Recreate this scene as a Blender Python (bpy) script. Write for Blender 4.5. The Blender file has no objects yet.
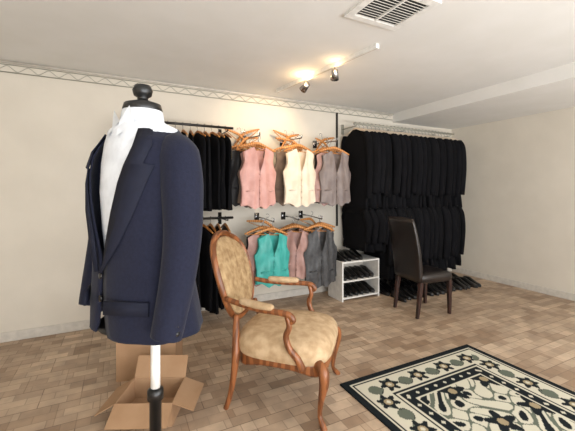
import bpy, math, random
from mathutils import Matrix, Vector, noise
random.seed(7)
sc=bpy.context.scene
try: sc.view_settings.view_transform='Standard'
except Exception: pass
R=math.radians
def T(x,y,z): return Matrix.Translation((x,y,z))
def RZ(a): return Matrix.Rotation(R(a),4,'Z')
def RX(a): return Matrix.Rotation(R(a),4,'X')
def RY(a): return Matrix.Rotation(R(a),4,'Y')
def s2l(c): return tuple(((v/255)/12.92 if v/255<=.04045 else ((v/255+.055)/1.055)**2.4) for v in c)+(1,)
# ---------- materials ----------
def mat(name,c,rough=.7,metal=0,c2=None,scale=20,kind='noise',bump=0,bscale=60,emit=0,sheen=0,spec=.5):
    m=bpy.data.materials.new(name); m.use_nodes=True
    nt=m.node_tree; b=nt.nodes['Principled BSDF']
    b.inputs['Base Color'].default_value=s2l(c); b.inputs['Roughness'].default_value=rough; b.inputs['Metallic'].default_value=metal
    b.inputs['Specular IOR Level'].default_value=spec
    if sheen: b.inputs['Sheen Weight'].default_value=sheen
    tc=nt.nodes.new('ShaderNodeTexCoord')
    if c2 is None: c2=tuple(v*.93 for v in c)
    if kind=='noise':
        t=nt.nodes.new('ShaderNodeTexNoise'); t.inputs['Scale'].default_value=scale; t.inputs['Detail'].default_value=4
        o=t.outputs['Fac']
    elif kind=='voronoi':
        t=nt.nodes.new('ShaderNodeTexVoronoi'); t.inputs['Scale'].default_value=scale; o=t.outputs['Distance']
    elif kind=='wood':
        t=nt.nodes.new('ShaderNodeTexWave'); t.inputs['Scale'].default_value=scale; t.inputs['Distortion'].default_value=6
        t.inputs['Detail'].default_value=3; o=t.outputs['Fac']
    nt.links.new(tc.outputs['Object'],t.inputs['Vector'])
    r=nt.nodes.new('ShaderNodeValToRGB'); r.color_ramp.elements[0].position=.35; r.color_ramp.elements[1].position=.65
    r.color_ramp.elements[0].color=s2l(c); r.color_ramp.elements[1].color=s2l(c2)
    nt.links.new(o,r.inputs['Fac']); nt.links.new(r.outputs['Color'],b.inputs['Base Color'])
    if bump:
        n=nt.nodes.new('ShaderNodeTexNoise'); n.inputs['Scale'].default_value=bscale
        nt.links.new(tc.outputs['Object'],n.inputs['Vector'])
        bp=nt.nodes.new('ShaderNodeBump'); bp.inputs['Strength'].default_value=bump; bp.inputs['Distance'].default_value=.01
        nt.links.new(n.outputs['Fac'],bp.inputs['Height']); nt.links.new(bp.outputs['Normal'],b.inputs['Normal'])
    if emit:
        b.inputs['Emission Color'].default_value=s2l(c); b.inputs['Emission Strength'].default_value=emit
    return m
M={}
M['wall']=mat('wall_paint',(213,205,191),.9,c2=(208,200,186),scale=3,bump=.05)
M['ceil']=mat('ceiling_paint',(222,220,216),.95,c2=(218,216,211),scale=3,bump=.05)
M['white']=mat('white_paint',(232,230,225),.5)
M['trim']=mat('trim_paint',(206,199,188),.6)
M['black']=mat('black_cloth',(11,11,13),.95,c2=(16,16,19),scale=8,bump=.2,spec=.12)
M['black2']=mat('black_cloth_b',(19,19,22),.95,c2=(13,13,16),scale=8,bump=.2,spec=.12)
M['navy']=mat('navy_wool',(24,27,44),.85,c2=(19,21,37),scale=120,bump=.1,bscale=200,sheen=.05,spec=.2)
M['navyd']=mat('navy_lapel',(18,20,34),.8,c2=(20,23,38),scale=60,spec=.25)
M['shirt']=mat('white_shirt',(218,222,228),.8)
M['blackp']=mat('black_plastic',(14,14,15),.35)
M['chrome']=mat('chrome',(170,170,172),.25,1)
M['wire']=mat('painted_wire',(158,156,142),.6)
M['dmetal']=mat('dark_metal',(60,58,56),.4,.8)
M['hwood']=mat('hanger_wood',(196,136,76),.45,c2=(168,108,54),scale=12,kind='wood')
M['pink']=mat('pink_satin',(204,154,144),.5,c2=(190,138,128),scale=10,sheen=.2)
M['cream']=mat('cream_satin',(228,212,192),.5,c2=(216,198,174),scale=10,sheen=.2)
M['grey']=mat('grey_satin',(124,111,106),.5,c2=(106,94,91),scale=10)
M['turq']=mat('turquoise_satin',(66,170,162),.45,c2=(50,150,142),scale=10)
M['char']=mat('charcoal_satin',(70,70,71),.5,c2=(48,48,50),scale=25)
M['rose']=mat('dusty_rose_satin',(172,134,124),.5,c2=(152,116,108),scale=12)
M['tan']=mat('tan_cloth',(130,110,95),.8,c2=(112,93,80),scale=12)
M['lining']=mat('vest_lining',(38,34,34),.6)
M['wood']=mat('honey_wood',(144,88,50),.35,c2=(110,64,34),scale=6,kind='wood')
M['brocade']=mat('brocade',(182,154,114),.8,c2=(144,114,78),scale=22,bump=.25,bscale=80)
M['brocade2']=mat('brocade_seat',(200,173,138),.8,c2=(175,146,110),scale=18,bump=.2,bscale=80)
M['leather']=mat('dark_brown_leather',(34,27,25),.3,c2=(26,21,19),scale=14,bump=.15,bscale=120)
M['dwood']=mat('dark_wood',(54,29,22),.4,c2=(38,20,15),scale=8,kind='wood')
M['card']=mat('cardboard',(168,134,102),.85,c2=(156,122,90),scale=6)
M['shoe']=mat('black_shoe_leather',(10,10,11),.3)
M['dark']=mat('vent_dark',(50,48,46),.8)
M['bulb']=mat('bulb_glow',(255,214,150),.5,emit=14,c2=(255,214,150))
M['glass']=mat('window_frame_white',(225,225,225),.5)
# floor
def floor_mat():
    m=bpy.data.materials.new('stone_tile_floor'); m.use_nodes=True; nt=m.node_tree; b=nt.nodes['Principled BSDF']
    tc=nt.nodes.new('ShaderNodeTexCoord')
    def brick(w,h,c1,c2,off=.5):
        t=nt.nodes.new('ShaderNodeTexBrick'); t.inputs['Scale'].default_value=1
        t.inputs['Brick Width'].default_value=w; t.inputs['Row Height'].default_value=h
        t.inputs['Mortar Size'].default_value=.003; t.inputs['Mortar Smooth'].default_value=.3
        t.offset=off; t.squash=1
        t.inputs['Color1'].default_value=s2l(c1); t.inputs['Color2'].default_value=s2l(c2); t.inputs['Mortar'].default_value=s2l((120,100,82))
        nt.links.new(tc.outputs['Object'],t.inputs['Vector']); return t
    a=brick(.16,.08,(206,182,156),(138,111,88))
    c=brick(.24,.24,(218,195,170),(148,124,102),.5)
    n=nt.nodes.new('ShaderNodeTexNoise'); n.inputs['Scale'].default_value=9; n.inputs['Detail'].default_value=5
    nt.links.new(tc.outputs['Object'],n.inputs['Vector'])
    mx=nt.nodes.new('ShaderNodeMix'); mx.data_type='RGBA'; mx.inputs[0].default_value=.42
    nt.links.new(a.outputs['Color'],mx.inputs[6]); nt.links.new(c.outputs['Color'],mx.inputs[7])
    r=nt.nodes.new('ShaderNodeValToRGB'); r.color_ramp.elements[0].position=.3; r.color_ramp.elements[1].position=.7
    r.color_ramp.elements[0].color=(.78,.78,.78,1); r.color_ramp.elements[1].color=(1.08,1.06,1.03,1)
    nt.links.new(n.outputs['Fac'],r.inputs['Fac'])
    mm=nt.nodes.new('ShaderNodeMix'); mm.data_type='RGBA'; mm.blend_type='MULTIPLY'; mm.inputs[0].default_value=1
    nt.links.new(mx.outputs[2],mm.inputs[6]); nt.links.new(r.outputs['Color'],mm.inputs[7])
    nt.links.new(mm.outputs[2],b.inputs['Base Color'])
    b.inputs['Roughness'].default_value=.5
    return m
M['floor']=floor_mat()
def rug_mat():
    m=bpy.data.materials.new('rug_pile'); m.use_nodes=True; nt=m.node_tree; b=nt.nodes['Principled BSDF']
    a=nt.nodes.new('ShaderNodeVertexColor'); a.layer_name='Col'
    nt.links.new(a.outputs['Color'],b.inputs['Base Color']); b.inputs['Roughness'].default_value=.95
    b.inputs['Specular IOR Level'].default_value=.1
    return m
M['rug']=rug_mat()
# ---------- mesh builder ----------
class MB:
    def __init__(s): s.v=[];s.f=[];s.m=[];s.names=[]
    def mi(s,k):
        if k not in s.names: s.names.append(k)
        return s.names.index(k)
    def add(s,vs,fs,k,X=None):
        o=len(s.v); i=s.mi(k)
        for p in vs:
            p=Vector(p); s.v.append(tuple(X@p) if X else tuple(p))
        for f in fs: s.f.append(tuple(o+a for a in f)); s.m.append(i)
    def box(s,x0,x1,y0,y1,z0,z1,k,X=None):
        vs=[(x,y,z) for x in(x0,x1) for y in(y0,y1) for z in(z0,z1)]
        s.add(vs,[(0,1,3,2),(4,6,7,5),(0,4,5,1),(2,3,7,6),(0,2,6,4),(1,5,7,3)],k,X)
    def loft(s,rings,k,X=None,cap=True,closed=True):
        n=len(rings[0]); vs=[p for r in rings for p in r]; fs=[]
        for i in range(len(rings)-1):
            for j in range(n if closed else n-1):
                a=i*n+j; b=i*n+(j+1)%n
                fs.append((a,b,b+n,a+n))
        if cap:
            fs.append(tuple(range(n-1,-1,-1))); fs.append(tuple(range((len(rings)-1)*n,len(rings)*n)))
        s.add(vs,fs,k,X)
    def sweep(s,pts,rad,k,X=None,seg=8,closed=False,sx=1,sy=1,smooth=0):
        if not hasattr(rad,'__len__'): rad=[rad]*len(pts)
        pts=[Vector(p) for p in pts]
        if smooth: pts,rad=crom(pts,rad,smooth)
        n=len(pts); rings=[]; prev=None
        for i in range(n):
            if closed: t=(pts[(i+1)%n]-pts[i-1])
            else: t=pts[min(i+1,n-1)]-pts[max(i-1,0)]
            t.normalize()
            if prev is None:
                ref=Vector((0,0,1)) if abs(t.z)<.9 else Vector((1,0,0))
                u=(ref-t*ref.dot(t)).normalized()
            else: u=(prev-t*prev.dot(t)).normalized()
            prev=u; w=t.cross(u)
            rings.append([tuple(pts[i]+(u*math.cos(a)*sx+w*math.sin(a)*sy)*rad[i]) for a in [2*math.pi*j/seg for j in range(seg)]])
        if closed: rings.append(rings[0]); s.loft(rings,k,X,cap=False)
        else: s.loft(rings,k,X)
    def lathe(s,prof,k,X=None,seg=24):
        s.loft([[(r*math.cos(2*math.pi*j/seg),r*math.sin(2*math.pi*j/seg),z) for j in range(seg)] for r,z in prof],k,X)
    def obj(s,name,parent=None,smooth=True,bevel=0,sub=0,col=None):
        me=bpy.data.meshes.new(name); me.from_pydata(s.v,[],s.f); 
        for k in s.names: me.materials.append(M[k])
        me.polygons.foreach_set('material_index',s.m)
        if smooth: me.polygons.foreach_set('use_smooth',[True]*len(me.polygons))
        me.update()
        o=bpy.data.objects.new(name,me); sc.collection.objects.link(o)
        if parent: o.parent=parent
        if bevel:
            b=o.modifiers.new('b','BEVEL'); b.width=bevel; b.segments=2; b.limit_method='ANGLE'
        if sub:
            b=o.modifiers.new('s','SUBSURF'); b.levels=sub; b.render_levels=sub
        if smooth:
            try:
                bpy.context.view_layer.objects.active=o; o.select_set(True)
                bpy.ops.object.shade_auto_smooth(angle=R(50)); o.select_set(False)
            except Exception: pass
        return o
def crom(pts,rad,k):
    P=[];Q=[];n=len(pts)
    for i in range(n-1):
        p0=pts[max(i-1,0)];p1=pts[i];p2=pts[i+1];p3=pts[min(i+2,n-1)]
        for j in range(k):
            t=j/k
            P.append(.5*((2*p1)+(-p0+p2)*t+(2*p0-5*p1+4*p2-p3)*t*t+(-p0+3*p1-3*p2+p3)*t**3))
            Q.append(rad[i]*(1-t)+rad[i+1]*t)
    P.append(pts[-1]);Q.append(rad[-1]); return P,Q
def interp(tab,t):
    for i in range(len(tab)-1):
        a,b=tab[i],tab[i+1]
        if t<=b[0]:
            k=(t-a[0])/(b[0]-a[0]) if b[0]>a[0] else 0
            k=max(0,min(1,k)); return a[1]+(b[1]-a[1])*k
    return tab[-1][1]
def empty(name,loc=(0,0,0),rot=0):
    e=bpy.data.objects.new(name,None); sc.collection.objects.link(e); e.location=loc; e.rotation_euler=(0,0,R(rot)); e.empty_display_size=.1; return e
def sp(v,p): return math.copysign(abs(v)**p,v)
# ---------- room ----------
XL,XR,YF,YB,ZC=-1.35,5.15,-1.7,3.94,2.6
def boxobj(name,dims,k,**kw):
    mb=MB(); mb.box(*dims,k); return mb.obj(name,smooth=False,**kw)
boxobj('floor',(XL-.1,XR+.1,YF-.1,YB+.1,-.1,0),'floor')
boxobj('ceiling',(XL-.1,XR+.1,YF-.1,YB+.1,ZC,ZC+.1),'ceil')
boxobj('wall_back',(XL-.1,XR+.1,YB,YB+.1,0,ZC),'wall')
boxobj('wall_left',(XL-.1,XL,YF,YB,0,ZC),'wall')
boxobj('wall_right',(XR,XR+.1,YF,YB,0,ZC),'wall')
mb=MB()
mb.box(XL,XR,YF-.1,YF,0,.3,'wall'); mb.box(XL,XR,YF-.1,YF,2.45,ZC,'wall')
mb.box(XL,XL+.3,YF-.1,YF,.3,2.45,'wall'); mb.box(XR-.3,XR,YF-.1,YF,.3,2.45,'wall')
mb.obj('wall_front',smooth=False)
mb=MB()
for x in (XL+.3,.6,2.2,3.7,XR-.36): mb.box(x,x+.06,YF-.08,YF-.02,.3,2.45,'glass')
mb.box(XL+.3,XR-.3,YF-.08,YF-.02,.3,.36,'glass'); mb.box(XL+.3,XR-.3,YF-.08,YF-.02,2.39,2.45,'glass')
mb.obj('window_1',smooth=False)
boxobj('trim_1',(3.8,XR,YF,YB,2.46,ZC),'ceil')
boxobj('baseboard_back',(XL,XR,YB-.015,YB,0,.09),'trim',bevel=.004)
boxobj('baseboard_left',(XL,XL+.015,YF,YB-.015,0,.09),'trim',bevel=.004)
boxobj('baseboard_right',(XR-.015,XR,YF,YB-.015,0,.09),'trim',bevel=.004)
# decorative wire border at wall top
mb=MB()
mb.box(XL,3.8,YB-.02,YB,ZC-.022,ZC,'trim')
mb.sweep([(XL+.02,YB-.012,ZC-.035),(3.78,YB-.012,ZC-.035)],.004,'wire',seg=6)
mb.sweep([(XL+.02,YB-.012,ZC-.105),(3.78,YB-.012,ZC-.105)],.005,'wire',seg=6)
pts=[];x=XL+.05;i=0
while x<3.75:
    pts.append((x,YB-.012,ZC-.07+.026*math.sin(i*1.57))); x+=.04; i+=1
mb.sweep(pts,.0028,'wire',seg=5,smooth=3)
mb.obj('trim_2')
# vent
mb=MB()
vx0,vx1,vy0,vy1=1.36,1.82,1.46,1.87
z0=ZC-.018
for a in ((vx0,vx1,vy0,vy0+.05),(vx0,vx1,vy1-.05,vy1),(vx0,vx0+.05,vy0+.05,vy1-.05),(vx1-.05,vx1,vy0+.05,vy1-.05)): mb.box(*a,z0,ZC,'white')
mb.box(vx0+.05,vx1-.05,vy0+.05,vy1-.05,ZC-.004,ZC,'dark')
y=vy0+.062
while y<vy1-.06:
    mb.box(vx0+.05,vx1-.05,-.008,.008,-.0015,.0015,'trim',T(0,y,ZC-.012)@RX(35)); y+=.026
mb.box((vx0+vx1)/2-.006,(vx0+vx1)/2+.006,vy0+.05,vy1-.05,z0,ZC-.004,'white')
mb.obj('ceiling_air_vent',smooth=False)
# ---------- track light ----------
e=empty('track_light')
A=Vector((1.67,3.62,ZC-.02)); B=Vector((1.88,2.12,ZC-.02))
mb=MB(); d=(B-A); ang=math.degrees(math.atan2(d.y,d.x)); L=d.length
Xt=T(*A)@RZ(ang); mb.box(0,L,-.02,.02,-.018,.02,'white',Xt); mb.box(.0,L,-.006,.006,-.02,-.018,'trim',Xt)
mb.obj('track',e,smooth=False,bevel=.003)
heads=[(.36,(-.15,.9,-.5)),(.66,(.35,.55,-.75))]
for i,(t,dr) in enumerate(heads):
    p=A+d*t; mb=MB()
    mb.sweep([p+Vector((0,0,-.018)),p+Vector((0,0,-.07))],.008,'chrome')
    q=p+Vector((0,0,-.085)); v=Vector(dr).normalized()
    rot=v.to_track_quat('Z','Y').to_matrix().to_4x4(); X=T(*q)@rot
    mb.lathe([(.012,-.05),(.03,-.045),(.034,0),(.042,.05),(.039,.05),(.03,.02)],'chrome' ,X)
    mb.lathe([(.001,.03),(.03,.03),(.034,.044),(.001,.052)],'bulb',X)
    mb.obj('spot_head_%d'%(i+1),e)
    l=bpy.data.lights.new('spot_%d'%i,'SPOT'); l.energy=[28,16][i]; l.color=(1,.76,.48); l.spot_size=R(100); l.spot_blend=.8; l.shadow_soft_size=.04
    o=bpy.data.objects.new('spot_lamp_%d'%(i+1),l); sc.collection.objects.link(o); o.location=q+v*.07; o.rotation_euler=v.to_track_quat('-Z','Y').to_euler(); o.parent=e
    l=bpy.data.lights.new('glow_%d'%i,'POINT'); l.energy=[3.2,1.0][i]; l.color=(1,.66,.32); l.shadow_soft_size=.03
    o=bpy.data.objects.new('lamp_glow_%d'%(i+1),l); sc.collection.objects.link(o); o.location=q+Vector((-.04,-.07,.02)); o.parent=e
# ---------- hangers and garments ----------
def hanger(mb,X,w=.42,hook=.1,bar=True,k='hwood'):
    h=w/2
    mb.sweep([(-h,.0,-.065),(-h*.55,0,-.03),(0,0,0),(h*.55,0,-.03),(h,0,-.065)],[.008,.013,.016,.013,.008],k,X,seg=8,smooth=4,sx=1.1,sy=.7)
    if bar: mb.sweep([(-h*.85,0,-.07),(h*.85,0,-.07)],.005,k,X,seg=6)
    r=.022; c=hook-r
    pts=[(0,0,.01),(0,0,c-r)]+[(r*math.sin(a),0,c-r*math.cos(a)) for a in [R(d) for d in range(20,250,25)]]
    mb.sweep(pts,.0025,'chrome',X,seg=5)
def garment(mb,X,L,hw,th,k,seed,sleeve=False,cut=0):
    rows=15;seg=24;rings=[];rnd=random.Random(seed);p1,p2=rnd.uniform(0,6),rnd.uniform(0,6)
    for i in range(rows+1):
        t=i/rows; tt=t**1.4 if t<1 else 1
        w=interp([(0,.05),(.05,hw*.62),(.11,hw*.92),(.17,hw),(.6,hw*.93),(1,hw*1.02)],tt)
        d=th*interp([(0,.4),(.1,.8),(.3,1),(1,1.15)],tt)
        r=[]
        for j in range(seg):
            a=2*math.pi*j/seg; y=w*sp(math.cos(a),.8); x=d*sp(math.sin(a),.8)
            x+=tt*.014*math.sin(y*38+p1+tt*2)+tt*.009*math.sin(y*71+p2)
            y+=tt*.012*math.sin(tt*9+p2)
            r.append((x,y,-tt*L+cut*tt*abs(y)/hw*.05))
        rings.append(r)
    mb.loft(rings,k,X)
    if sleeve:
        for s in (-1,1):
            mb.sweep([(0,s*hw*.84,-.07),(.01,s*hw*1.02,-.18),(.02,s*hw*1.08,-L*.45),(.015,s*hw*1.0,-L*.82)],[.05,.062,.055,.045],k,X,seg=10,smooth=4,sx=.8,sy=.8)
def vest(mb,X,k,H=.62,W=1,seed=0,back='lining'):
    rnd=random.Random(seed);p=rnd.uniform(0,6)
    xo=[(0,.205),(.3,.195),(.5,.215),(.58,.222),(.66,.19),(.8,.168),(1,.18)]
    xi=[(0,0),(.58,0),(.7,.022),(1,.065)]
    N=22;Mx=10
    for s in (-1,1):
        vs=[];fs=[]
        for i in range(N+1):
            t=i/N;a=interp(xi,t)-(.012 if t<.5 and s>0 else 0);b=interp(xo,t)*W
            for j in range(Mx+1):
                u=j/Mx;x=a+(b-a)*u
                hem=-.045*max(0,1-abs(x-.065)/.07)*max(0,1-t*5)
                z=-H+H*t+hem-.05*max(0,(x-.075)/.1)*max(0,(t-.6)/.4)+.02*max(0,1-t*4)*u
                y=-.055*math.cos(min(1,abs(x)/.23)*1.5)-(.004 if s>0 else 0)+.006*math.sin(x*60+p+t*3)+.005*math.sin(t*14+p+x*20)
                vs.append((s*x,y,z))
        w=Mx+1
        for i in range(N):
            for j in range(Mx):
                q=(i*w+j,i*w+j+1,(i+1)*w+j+1,(i+1)*w+j); fs.append(q if s>0 else q[::-1])
        mb.add(vs,fs,k,X)
    vs=[];fs=[];w=2*Mx+1
    for i in range(N+1):
        t=i/N;b=interp(xo,t)*W
        for j in range(w):
            x=b*(j/Mx-1); ax=abs(x)
            z=-H+H*t-.05*max(0,(ax-.075)/.1)*max(0,(t-.6)/.4)-.03*max(0,1-ax/.07)*max(0,(t-.8)/.2)
            y=.035*math.cos(min(1,ax/.23)*1.5)-.0+.004*math.sin(x*50+p)
            vs.append((x,y,z))
    for i in range(N):
        for j in range(w-1): fs.append((i*w+j,(i+1)*w+j,(i+1)*w+j+1,i*w+j+1))
    mb.add(vs,fs,back if seed%2 else k,X)
    for i in range(5):
        z=-H+.08+i*H*.105; mb.lathe([(.001,-.004),(.009,-.003),(.009,.003),(.001,.004)],k,X@T(-.006,-.064,z)@RX(90),seg=10)
    for s in (-1,1):
        mb.box(-.045,.045,-.003,.003,-.008,.008,k,X@T(s*.115,-.048,-H*.74)@RY(s*8)@RZ(s*12))
def vest_display(name,x,z,k,extra,H,hangk=1,rot=0,yfront=3.46):
    e=empty(name,(x,YB,z))
    mb=MB()
    mb.sweep([(0,-.002,.0),(0,-.2,.0),(0,yfront-YB-.05,-.02),(0,yfront-YB-.06,.015)],.008,'chrome',seg=8)
    mb.box(-.03,.03,-.008,0,-.05,.05,'chrome')
    mb.obj('wall_arm',e)
    mb=MB(); zz=-.12
    X=T(0,yfront-YB,zz)@RZ(rot); hanger(mb,X@T(0,0,.02)@RY(4),hook=.12); vest(mb,X@T(0,-.01,-.03),k,H=H,seed=2)
    mb.obj('front_vest',e)
    mb=MB()
    for i,(kk,dx,dz,r,ry) in enumerate(extra):
        X=T(dx,yfront-YB+.09+.065*i,zz+.004*i+dz)@RZ(r)@RY(ry)
        hanger(mb,X@T(0,0,.02)); 
        if kk: vest(mb,X@T(0,0,-.03),kk,H=H,seed=5+2*i)
    mb.obj('vests_behind',e)
    return e
vest_display('pink_vest_display',1.36,2.02,'pink',[('tan',.04,0,-8,3),('rose',.0,0,10,-3),('lining',-.03,0,-12,8),(None,-.03,.08,25,-26),(None,-.10,.12,10,34),(None,-.02,.14,-10,-38)],.64,rot=4)
vest_display('cream_vest_display',1.88,2.03,'cream',[('cream',.04,0,6,-2),('tan',-.03,0,-14,4),(None,.02,.07,-25,28),(None,0,.12,20,-34),(None,.02,.13,-10,40)],.64,rot=2)
vest_display('grey_vest_display',2.38,2.03,'grey',[('rose',-.06,0,8,2),('grey',.03,0,-10,-4),(None,0,.07,22,30),(None,.02,.12,12,-32)],.64,rot=-6)
vest_display('turquoise_vest_display',1.53,1.07,'turq',[('rose',-.09,0,6,3),('tan',-.05,0,-10,-3),(None,0,.05,-24,20)],.56,rot=3)
vest_display('rose_vest_display',1.9,1.07,'rose',[('tan',0,0,6,3),('pink',.03,0,-10,-3)],.54,rot=-24,yfront=3.56)
vest_display('charcoal_vest_display',2.16,1.08,'char',[('grey',.07,0,10,3),('char',.1,0,-8,-3),(None,0,.05,24,18)],.66,rot=-3)
mb=MB()
mb.box(2.74-.012,2.74+.012,YB-.02,YB,.9,2.5,'dmetal')
mb.obj('trim_3',smooth=False)
# rails
def rail_rack(name,rows):
    e=empty(name,(0,0,0))
    for n,(x0,x1,yc,zr,items,brk,hk,rk) in enumerate(rows):
        mb=MB()
        mb.sweep([(x0,yc,zr),(x1,yc,zr)],.014,rk,seg=12)
        for x in brk:
            mb.sweep([(x,yc,zr-.014),(x,yc,zr-.03),(x,YB-.004,zr-.03)],.007,rk,seg=8)
            mb.box(x-.02,x+.02,YB-.01,YB,zr-.1,zr+.04,rk)
        mb.obj('rail_%d'%(n+1),e)
        mb=MB();mh=MB()
        for i,(x,k,L,hw,th,slv,r) in enumerate(items):
            X=T(x,yc,zr-.072)@RZ(r)
            hanger(mh,X@RZ(90),hook=.092,bar=False,k=hk)
            garment(mb,X@T(0,0,-.012),L,hw,th,k,i*3+1,slv)
        mb.obj('hanging_garments_%d'%(n+1),e); mh.obj('hangers_%d'%(n+1),e)
    return e
up=[];x=.13
while x<1.08:
    up.append((x,random.choice(['black','black2','black']),.82+random.uniform(-.04,.05),.21,.026,False,random.uniform(-14,14))); x+=.075
lo=[];x=.15
while x<1.06:
    lo.append((x,random.choice(['black','black2','black','lining','tan'] if x>.8 else ['black','black2']),.86+random.uniform(-.05,.05),.2,.026,False,random.uniform(-16,16))); x+=.08
rail_rack('black_vest_rack',[(.04,1.12,3.6,2.09,up,[.09,1.06],'hwood','dmetal'),(.04,1.12,3.6,1.1,lo,[.09,1.06],'hwood','dmetal')])
up=[];x=2.82
while x<4.66:
    up.append((x,random.choice(['black','black2']),1.08+random.uniform(-.05,.04),.25,.044,True,random.uniform(-9,9))); x+=.07
lo=[];x=2.82
while x<4.66:
    lo.append((x,random.choice(['black','black2']),(.62 if x<3.18 else .98)+random.uniform(-.03,.03),.25,.046,True,random.uniform(-10,10))); x+=.074
rail_rack('black_coat_rack',[(2.80,4.78,3.62,2.3,up,[2.84,3.7,4.7],'cream','wire'),(2.80,4.78,3.62,1.30,lo,[2.84,3.7,4.7],'blackp','dmetal')])
# ---------- shoe shelf ----------
e=empty('shoe_shelf')
mb=MB()
sx0,sx1,sy0,sy1=2.48,3.08,3.44,3.76
mb.box(sx0,sx0+.02,sy0,sy1,0,.48,'white'); mb.box(sx1-.02,sx1,sy0,sy1,0,.48,'white')
mb.box(sx0,sx1,sy0,sy1,.48,.5,'white'); mb.box(sx0+.02,sx1-.02,sy0,sy1,.24,.258,'white'); mb.box(sx0+.02,sx1-.02,sy0,sy1,.03,.048,'white')
mb.box(sx0+.02,sx1-.02,sy1-.008,sy1,.03,.48,'trim')
mb.obj('shelf_carcass',e,smooth=False,bevel=.003)
def shoe(mb,X):
    rings=[]
    for i in range(11):
        t=i/10; y=-.14+.28*t
        w=interp([(0,.012),(.1,.032),(.3,.045),(.5,.038),(.7,.032),(.92,.033),(1,.018)],t)
        h=interp([(0,.02),(.1,.035),(.3,.05),(.5,.075),(.65,.10),(1,.095)],t)
        rings.append([(w*math.cos(a),y,h/2+.012+h/2*sp(math.sin(a),.7)) for a in [2*math.pi*j/12 for j in range(12)]])
    mb.loft(rings,'shoe',X)
    mb.loft([[(w*math.cos(a),.0+l*math.sin(a),z) for a in [2*math.pi*j/12 for j in range(12)]] for w,l,z in((.04,.14,0),(.042,.143,.012),(.04,.14,.016))],'blackp',X)
    mb.box(-.03,.03,.07,.135,0,.02,'blackp',X)
mb=MB()
for zz in (.048,.258):
    x=sx0+.075
    while x<sx1-.06: shoe(mb,T(x,sy0+.155,zz)@RZ(random.uniform(-5,5))); x+=.088
x=sx0+.06
while x<sx0+.35: shoe(mb,T(x,sy0+.15,.5)@RZ(random.uniform(-8,8))); x+=.09
mb.obj('shelved_shoes',e)
mb=MB()
x=3.20
while x<4.7:
    for y in (3.24,3.5,3.76): shoe(mb,T(x+random.uniform(-.01,.01),y+random.uniform(-.02,.02),0)@RZ(random.uniform(-12,12)))
    x+=.098
mb.obj('black_shoes')
# ---------- rug ----------
def rugcol(x,y,hx,hy):
    dx,dy=hx-abs(x),hy-abs(y); d=min(dx,dy)
    blk=(28,33,36);crm=(202,197,178);grn=(98,104,92);tan=(158,142,112)
    s=y if dx<dy else x
    if d<.05: return blk
    if d<.062: return crm
    if d<.075: return blk
    if d<.255:
        P=.28; ss=((s+5)%P)-P/2; dd=d-.165; r=math.hypot(ss,dd); th=math.atan2(dd,ss)
        if r<.014: return crm
        if r<.03: return tan
        if r<.062*(1+.28*math.cos(6*th)): return blk
        v=.05*math.sin(2*math.pi*(s+5)/P+1.57)
        if abs(dd-v)<.009: return grn
        r2=math.hypot(abs(ss)-P/2,dd)
        if r2<.035*(1+.4*math.cos(4*th)): return grn
        if r2<.05*(1+.3*math.sin(5*th)): return blk
        return crm
    if d<.27: return blk
    if d<.285: return crm
    if d<.36:
        return crm if abs(((s+5)%.09)-.045)+abs(d-.322)<.016 else blk
    if d<.372: return crm
    P=.34; ux=((x+6)%P)-P/2; uy=((y+6)%P)-P/2; r=math.hypot(ux,uy); th=math.atan2(uy,ux)
    if r<.03: return tan
    if r<.08*(1+.35*math.cos(5*th)): return blk
    sw=math.sin(x*24+1.6*math.sin(y*15))*math.sin(y*24+1.6*math.sin(x*15))
    if abs(sw)<.12: return grn
    if sw>.7: return blk
    return crm
rx0,rx1,ry0,ry1=1.41,2.80,-.12,1.985
hx,hy=(rx1-rx0)/2,(ry1-ry0)/2
nx,ny=220,330
vs=[];cols=[]
for j in range(ny+1):
    for i in range(nx+1):
        x=-hx+2*hx*i/nx;y=-hy+2*hy*j/ny
        vs.append((x,y,.012)); cols.append(s2l(rugcol(x,y,hx,hy)))
fs=[(j*(nx+1)+i,j*(nx+1)+i+1,(j+1)*(nx+1)+i+1,(j+1)*(nx+1)+i) for j in range(ny) for i in range(nx)]
b0=len(vs)
cs=[(-hx,-hy),(hx,-hy),(hx,hy),(-hx,hy)]
idx=[0,nx,(ny+1)*(nx+1)-1,ny*(nx+1)]
for c in cs: vs.append((c[0],c[1],0)); cols.append(s2l((30,30,32)))
for a in range(4):
    b=(a+1)%4; fs.append((b0+a,b0+b,idx[b],idx[a]))
fs.append((b0+3,b0+2,b0+1,b0))
me=bpy.data.meshes.new('area_rug'); me.from_pydata(vs,[],fs); me.materials.append(M['rug'])
ca=me.color_attributes.new('Col','FLOAT_COLOR','POINT')
ca.data.foreach_set('color',[c for q in cols for c in q])
o=bpy.data.objects.new('area_rug',me); sc.collection.objects.link(o); o.location=((rx0+rx1)/2,(ry0+ry1)/2,0)
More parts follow.
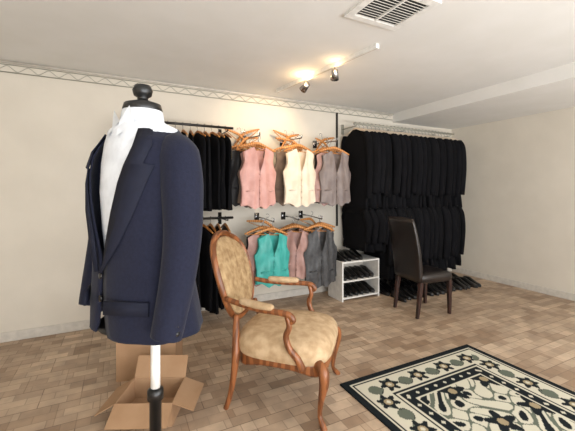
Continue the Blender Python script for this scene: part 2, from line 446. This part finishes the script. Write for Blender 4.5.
# ---------- armchair ----------
e=empty('upholstered_armchair',(1.045,2.09,0),-42)
mb=MB()
def plan(a,s):
    x=.315*sp(math.cos(a),.55)+.01; w=.325-.04*(1-(x+.3)/.6)
    return x*s, w*sp(math.sin(a),.55)*s
seg=48; AN=[2*math.pi*j/seg for j in range(seg)]
def ring(s,z): return [(*plan(a,s),z(a) if callable(z) else z) for a in AN]
mb.loft([ring(.93,lambda a:.305+.015*math.cos(4*a)),ring(.98,lambda a:.298+.02*math.cos(4*a)),ring(1.0,lambda a:.31+.02*math.cos(4*a)),ring(.985,.335),ring(1.0,.35),ring(.98,.36),ring(.9,.36)],'wood')
for s in (-1,1):
    mb.sweep([(.26,s*.27,.365),(.30,s*.305,.335),(.305,s*.315,.265),(.285,s*.295,.16),(.275,s*.285,.07),(.295,s*.305,.025),(.31,s*.32,.0)],[.028,.034,.029,.018,.013,.018,.02],'wood',smooth=5,seg=12)
    mb.sweep([(-.315,s*.17,.56),(-.295,s*.215,.46),(-.28,s*.25,.35),(-.285,s*.265,.24),(-.305,s*.275,.1),(-.335,s*.285,.0)],[.02,.024,.028,.022,.017,.017],'wood',smooth=5,seg=12)
    mb.sweep([(.295,s*.30,.335),(.325,s*.325,.32)],[.025,.008],'wood')
mb.obj('frame_and_legs',e)
mb=MB()
mb.loft([ring(.98,.345),ring(1.01,.36),ring(1.03,.39),ring(1.02,.43),ring(.96,.46),ring(.82,.483),ring(.55,.5),ring(.25,.508),ring(.03,.51)],'brocade2')
mb.obj('seat_cushion',e)
def backpt(phi,s=1,off=0):
    y=.278*sp(math.cos(phi),.72)*(.90+.12*math.sin(phi))*s
    z=.785+.28*sp(math.sin(phi),.85)*s
    if s>.9 : z+=.02*math.exp(-((phi-math.pi/2)/.25)**2)
    x=-.285-.30*(z-.45)-.045*(1-(y/.27)**2)+off
    return (x,y,z)
PH=[2*math.pi*j/60 for j in range(60)]
mb=MB(); mb.sweep([backpt(p) for p in PH],.021,'wood',closed=True,seg=12)
mb.sweep([backpt(p,1,.012) for p in PH],.012,'wood',closed=True,seg=8)
mb.sweep([backpt(R(75),1,.02),backpt(R(83),1.02,.024),backpt(R(90),1.03,.026),backpt(R(97),1.02,.024),backpt(R(105),1,.02)],[.006,.012,.015,.012,.006],'wood',smooth=4)
mb.obj('back_frame',e)
mb=MB(); mb.loft([[backpt(p,s,o) for p in PH] for s,o in((.93,0),(.92,.018),(.86,.036),(.7,.05),(.4,.058),(.02,.06))],'brocade')
mb.loft([[backpt(p,s,o) for p in PH] for s,o in((.93,0),(.9,-.015),(.5,-.022),(.02,-.024))],'brocade')
mb.obj('back_upholstery',e)
mb=MB();mp=MB()
for s in (-1,1):
    mb.sweep([(-.345,s*.26,.695),(-.25,s*.275,.68),(-.1,s*.31,.668),(.03,s*.33,.668),(.10,s*.335,.66),(.125,s*.335,.63),(.10,s*.333,.61)],[.017,.018,.019,.019,.02,.018,.012],'wood',smooth=5,seg=12)
    mb.sweep([(.085,s*.333,.65),(.10,s*.333,.59),(.08,s*.332,.53),(.10,s*.33,.46),(.15,s*.327,.40),(.175,s*.315,.34)],[.016,.017,.019,.02,.022,.024],'wood',smooth=5,seg=12)
    mp.sweep([(-.24,s*.28,.698),(-.22,s*.283,.698),(-.12,s*.305,.692),(-.02,s*.322,.69),(0,s*.325,.688)],[.008,.026,.03,.026,.008],'brocade2',smooth=5,seg=12,sx=.8,sy=1)
mb.obj('arms',e); mp.obj('arm_pads',e)
# ---------- black side chair ----------
e=empty('leather_dining_chair',(3.17,2.80,0),-6.6)
mb=MB()
def rbox(mb,hx,hy,z0,z1,k,X=None,n=.25,bul=.01):
    pr=[(.93,z0),(1,z0+.012),(1.0+bul,(z0+z1)/2),(1,z1-.015),(.93,z1-.003),(.5,z1+bul),(.02,z1+bul*1.2)]
    mb.loft([[(hx*s*sp(math.cos(a),n),hy*s*sp(math.sin(a),n),z) for a in AN] for s,z in pr],k,X)
rbox(mb,.235,.225,.38,.48,'leather')
mb.obj('seat',e)
mb=MB()
rings=[]
for i in range(13):
    t=i/12; z=.40+.69*t; c=-.215-.11*t**1.6-.0
    hw=.215+.012*math.sin(t*3.1); th=.036-.012*t
    if t>.94: th*=.7; hw*=.985
    rings.append([(c+th*sp(math.cos(a),.4)-.02*(1-(abs(sp(math.sin(a),.4)))**2)*t, hw*sp(math.sin(a),.4), z+.012*(1-(sp(math.sin(a),.4))**2)*t) for a in AN])
mb.loft(rings,'leather'); 
mb.obj('backrest',e)
mb=MB()
for sx_,sy_ in((1,1),(1,-1),(-1,1),(-1,-1)):
    dx=.0 if sx_>0 else -.05
    mb.loft([[(sx_*.2+dx*(1-q)+a*w,sy_*.19+b*w,z) for a,b in((-1,-1),(1,-1),(1,1),(-1,1))] for w,z,q in((.015,0,0),(.023,.39,1))],'dwood')
mb.obj('legs',e,smooth=False,bevel=.003)
# ---------- mannequin ----------
e=empty('suit_jacket_mannequin',(.068,1.245,0),-63.4); e.scale=(1.0,.97,.982)
mb=MB()
def ell(w,d,z,cx=0,cy=0,n=1,seg=40): return [(cx+w*sp(math.cos(2*math.pi*j/seg),n),cy+d*sp(math.sin(2*math.pi*j/seg),n),z) for j in range(seg)]
mb.loft([ell(.15,.10,.98),ell(.15,.11,1.0),ell(.14,.10,1.12),ell(.165,.115,1.3),ell(.18,.12,1.42),ell(.19,.11,1.52),ell(.185,.1,1.585),ell(.15,.096,1.63),ell(.095,.078,1.652),ell(.062,.062,1.67),ell(.058,.06,1.70)],'shirt')
mb.loft([ell(.068,.07,1.64),ell(.072,.074,1.655),ell(.066,.066,1.70),ell(.060,.061,1.70)],'shirt',cap=False)
for s in (-1,1):
    mb.add([(0,-.082,1.655),(s*.05,-.075,1.70),(s*.075,-.07,1.635),(s*.03,-.108,1.60)],[(0,1,2,3)],'shirt')
mb.obj('torso_form',e)
mb=MB()
mb.lathe([(.058,1.70),(.06,1.705),(.056,1.72),(.03,1.728),(.014,1.735),(.012,1.75),(.024,1.758),(.028,1.772),(.022,1.785),(.005,1.79)],'blackp')
mb.obj('neck_cap',e)
def jring(w,d,z,gap,back=0,n=.9,seg=48,fold=0):
    r=[]
    for j in range(seg+1):
        a=-math.pi/2+gap+(2*math.pi-2*gap)*j/seg
        x=w*sp(math.cos(a),n);y=d*sp(math.sin(a),n)
        k=1+fold*.03*math.sin(a*9+z*6)
        r.append((x*k,y*k+back,z))
    return r
tab=[(.97,.222,.148,.14,.012),(1.0,.216,.145,.08,.01),(1.07,.204,.14,.04,.005),(1.15,.19,.132,.02,0),(1.22,.188,.13,.06,0),(1.3,.197,.135,.20,0),(1.4,.208,.14,.36,0),(1.48,.215,.138,.48,0),(1.54,.212,.125,.58,0),(1.58,.195,.108,.66,.004),(1.61,.155,.095,.74,.008),(1.63,.125,.088,.85,.012)]
rings=[]
for i in range(len(tab)-1):
    for q in range(4):
        t=q/4; v=[tab[i][c]*(1-t)+tab[i+1][c]*t for c in range(5)]
        rings.append(jring(v[1],v[2],v[0],v[3],v[4],fold=max(0,min(1,(1.35-v[0])*2))))
v=tab[-1]; rings.append(jring(v[1],v[2],v[0],v[3],v[4]))
mb.loft(rings,'navy',cap=False,closed=False)
o=mb.obj('jacket_body',e); s_=o.modifiers.new('t','SOLIDIFY'); s_.thickness=.006; s_.offset=1
mb=MB()
for s in (-1,1):
    mb.sweep([(s*.165,.005,1.57),(s*.205,.0,1.53),(s*.228,-.005,1.44),(s*.238,-.01,1.30),(s*.242,-.03,1.17),(s*.238,-.055,1.05),(s*.235,-.065,1.0)],[.045,.064,.064,.057,.052,.047,.045],'navy',smooth=5,seg=16,sx=1,sy=1)
    for i in range(3): mb.lathe([(.001,-.003),(.007,-.002),(.007,.002),(.001,.003)],'blackp',T(s*.281,-.06,1.02+i*.022)@RY(90),seg=10)
mb.obj('jacket_sleeves',e)
mb=MB()
for s in (-1,1):
    vs=[]
    L=[(1.17,.0,.004),(1.26,.0,.05),(1.36,.0,.078),(1.45,.0,.092),(1.50,.0,.10),(1.505,.0,.06),(1.56,.0,.062),(1.62,.0,.05)]
    for z,_,wd in L:
        gp=interp([(q[0],q[3]) for q in tab],z); w=interp([(q[0],q[1]) for q in tab],z); d=interp([(q[0],q[2]) for q in tab],z)
        a=gp; ax=w*sp(math.sin(a),.9); ay=-d*sp(math.cos(a),.9)
        a2=gp+wd/((w+d)/2); bx=w*sp(math.sin(a2),.9); by=-d*sp(math.cos(a2),.9)
        vs+= [(s*ax*1.0,ay*1.03-.008,z),(s*(ax+bx)/2*1.02,(ay+by)/2*1.03-.016,z),(s*bx*1.03,by*1.03-.010,z+(.0))]
    fs=[]
    for i in range(len(L)-1):
        for j in range(2): fs.append((i*3+j,i*3+j+1,i*3+j+4,i*3+j+3))
    mb.add(vs,fs,'navyd')
    mb.box(-.07,.07,-.004,.004,-.02,.02,'navyd',T(s*.122,-.125,1.075)@RZ(s*32))
    for z in (1.16,1.09):
        if s>0: mb.lathe([(.001,-.003),(.01,-.002),(.01,.002),(.001,.003)],'blackp',T(.012,-.148,z)@RX(90),seg=12)
o=mb.obj('jacket_lapels_and_pockets',e); s_=o.modifiers.new('t','SOLIDIFY'); s_.thickness=.004
mb=MB()
PX=T(.03,.03,0)
mb.lathe([(.016,.72),(.016,.98)],'white',PX); mb.lathe([(.10,.972),(.14,.975),(.14,.985)],'blackp')
mb.lathe([(.02,.03),(.02,.70),(.027,.70),(.027,.73),(.015,.74)],'blackp',PX)
mb.lathe([(.17,0),(.17,.012),(.12,.022),(.03,.035),(.02,.05)],'blackp',PX)
mb.obj('stand',e)
# ---------- cardboard boxes ----------
def cbox(name,x,y,w,d,h,rot,flaps):
    mb=MB(); t=.005
    mb.box(-w/2,w/2,-d/2,d/2,0,t,'card'); mb.box(-w/2,w/2,-d/2,-d/2+t,t,h,'card'); mb.box(-w/2,w/2,d/2-t,d/2,t,h,'card')
    mb.box(-w/2,-w/2+t,-d/2+t,d/2-t,t,h,'card'); mb.box(w/2-t,w/2,-d/2+t,d/2-t,t,h,'card')
    fl=d*.48
    for side,a in enumerate(flaps):
        if side==0: X=T(0,-d/2,h)@RX(a); mb.box(-w/2,w/2,-fl,0,-t,0,'card',X)
        if side==1: X=T(0,d/2,h)@RX(-a); mb.box(-w/2,w/2,0,fl,-t,0,'card',X)
        if side==2: X=T(-w/2,0,h)@RY(-a); mb.box(-fl,0,-d/2,d/2,-t,0,'card',X)
        if side==3: X=T(w/2,0,h)@RY(a); mb.box(0,fl,-d/2,d/2,-t,0,'card',X)
    o=mb.obj(name,smooth=False); o.location=(x,y,0); o.rotation_euler=(0,0,R(rot)); return o
cbox('cardboard_box',.22,2.84,.42,.32,.36,-18,(-172,-172,-176,-176))
cbox('open_cardboard_box',.18,2.28,.34,.28,.14,-25,(30,-60,30,20))
# ---------- lights ----------
w=bpy.data.worlds.new('World'); sc.world=w; w.use_nodes=True
w.node_tree.nodes['Background'].inputs['Color'].default_value=(.9,.95,1,1); w.node_tree.nodes['Background'].inputs['Strength'].default_value=1.2
def area(name,loc,rot,sx,sy,e,c):
    l=bpy.data.lights.new(name,'AREA'); l.shape='RECTANGLE'; l.size=sx; l.size_y=sy; l.energy=e; l.color=c
    o=bpy.data.objects.new(name,l); sc.collection.objects.link(o); o.location=loc; o.rotation_euler=rot
area('daylight_shopfront',(1.9,YF-.15,1.4),(R(90),0,0),5.6,2.1,175,(.97,.985,1))
area('ceiling_fill',(1.9,YF-.75,.25),(R(135),0,0),5.6,1.2,280,(.98,.99,1))  # added fill lamp, low outside the window, aimed up to brighten the ceiling
# ---------- camera ----------
c=bpy.data.cameras.new('Camera'); co=bpy.data.objects.new('Camera',c); sc.collection.objects.link(co)
co.location=(0,0,1.4); co.rotation_euler=(R(90),0,R(-26.5)); c.sensor_width=36; c.lens=335/575*36; c.shift_y=-25/575; c.clip_start=.05
sc.camera=co
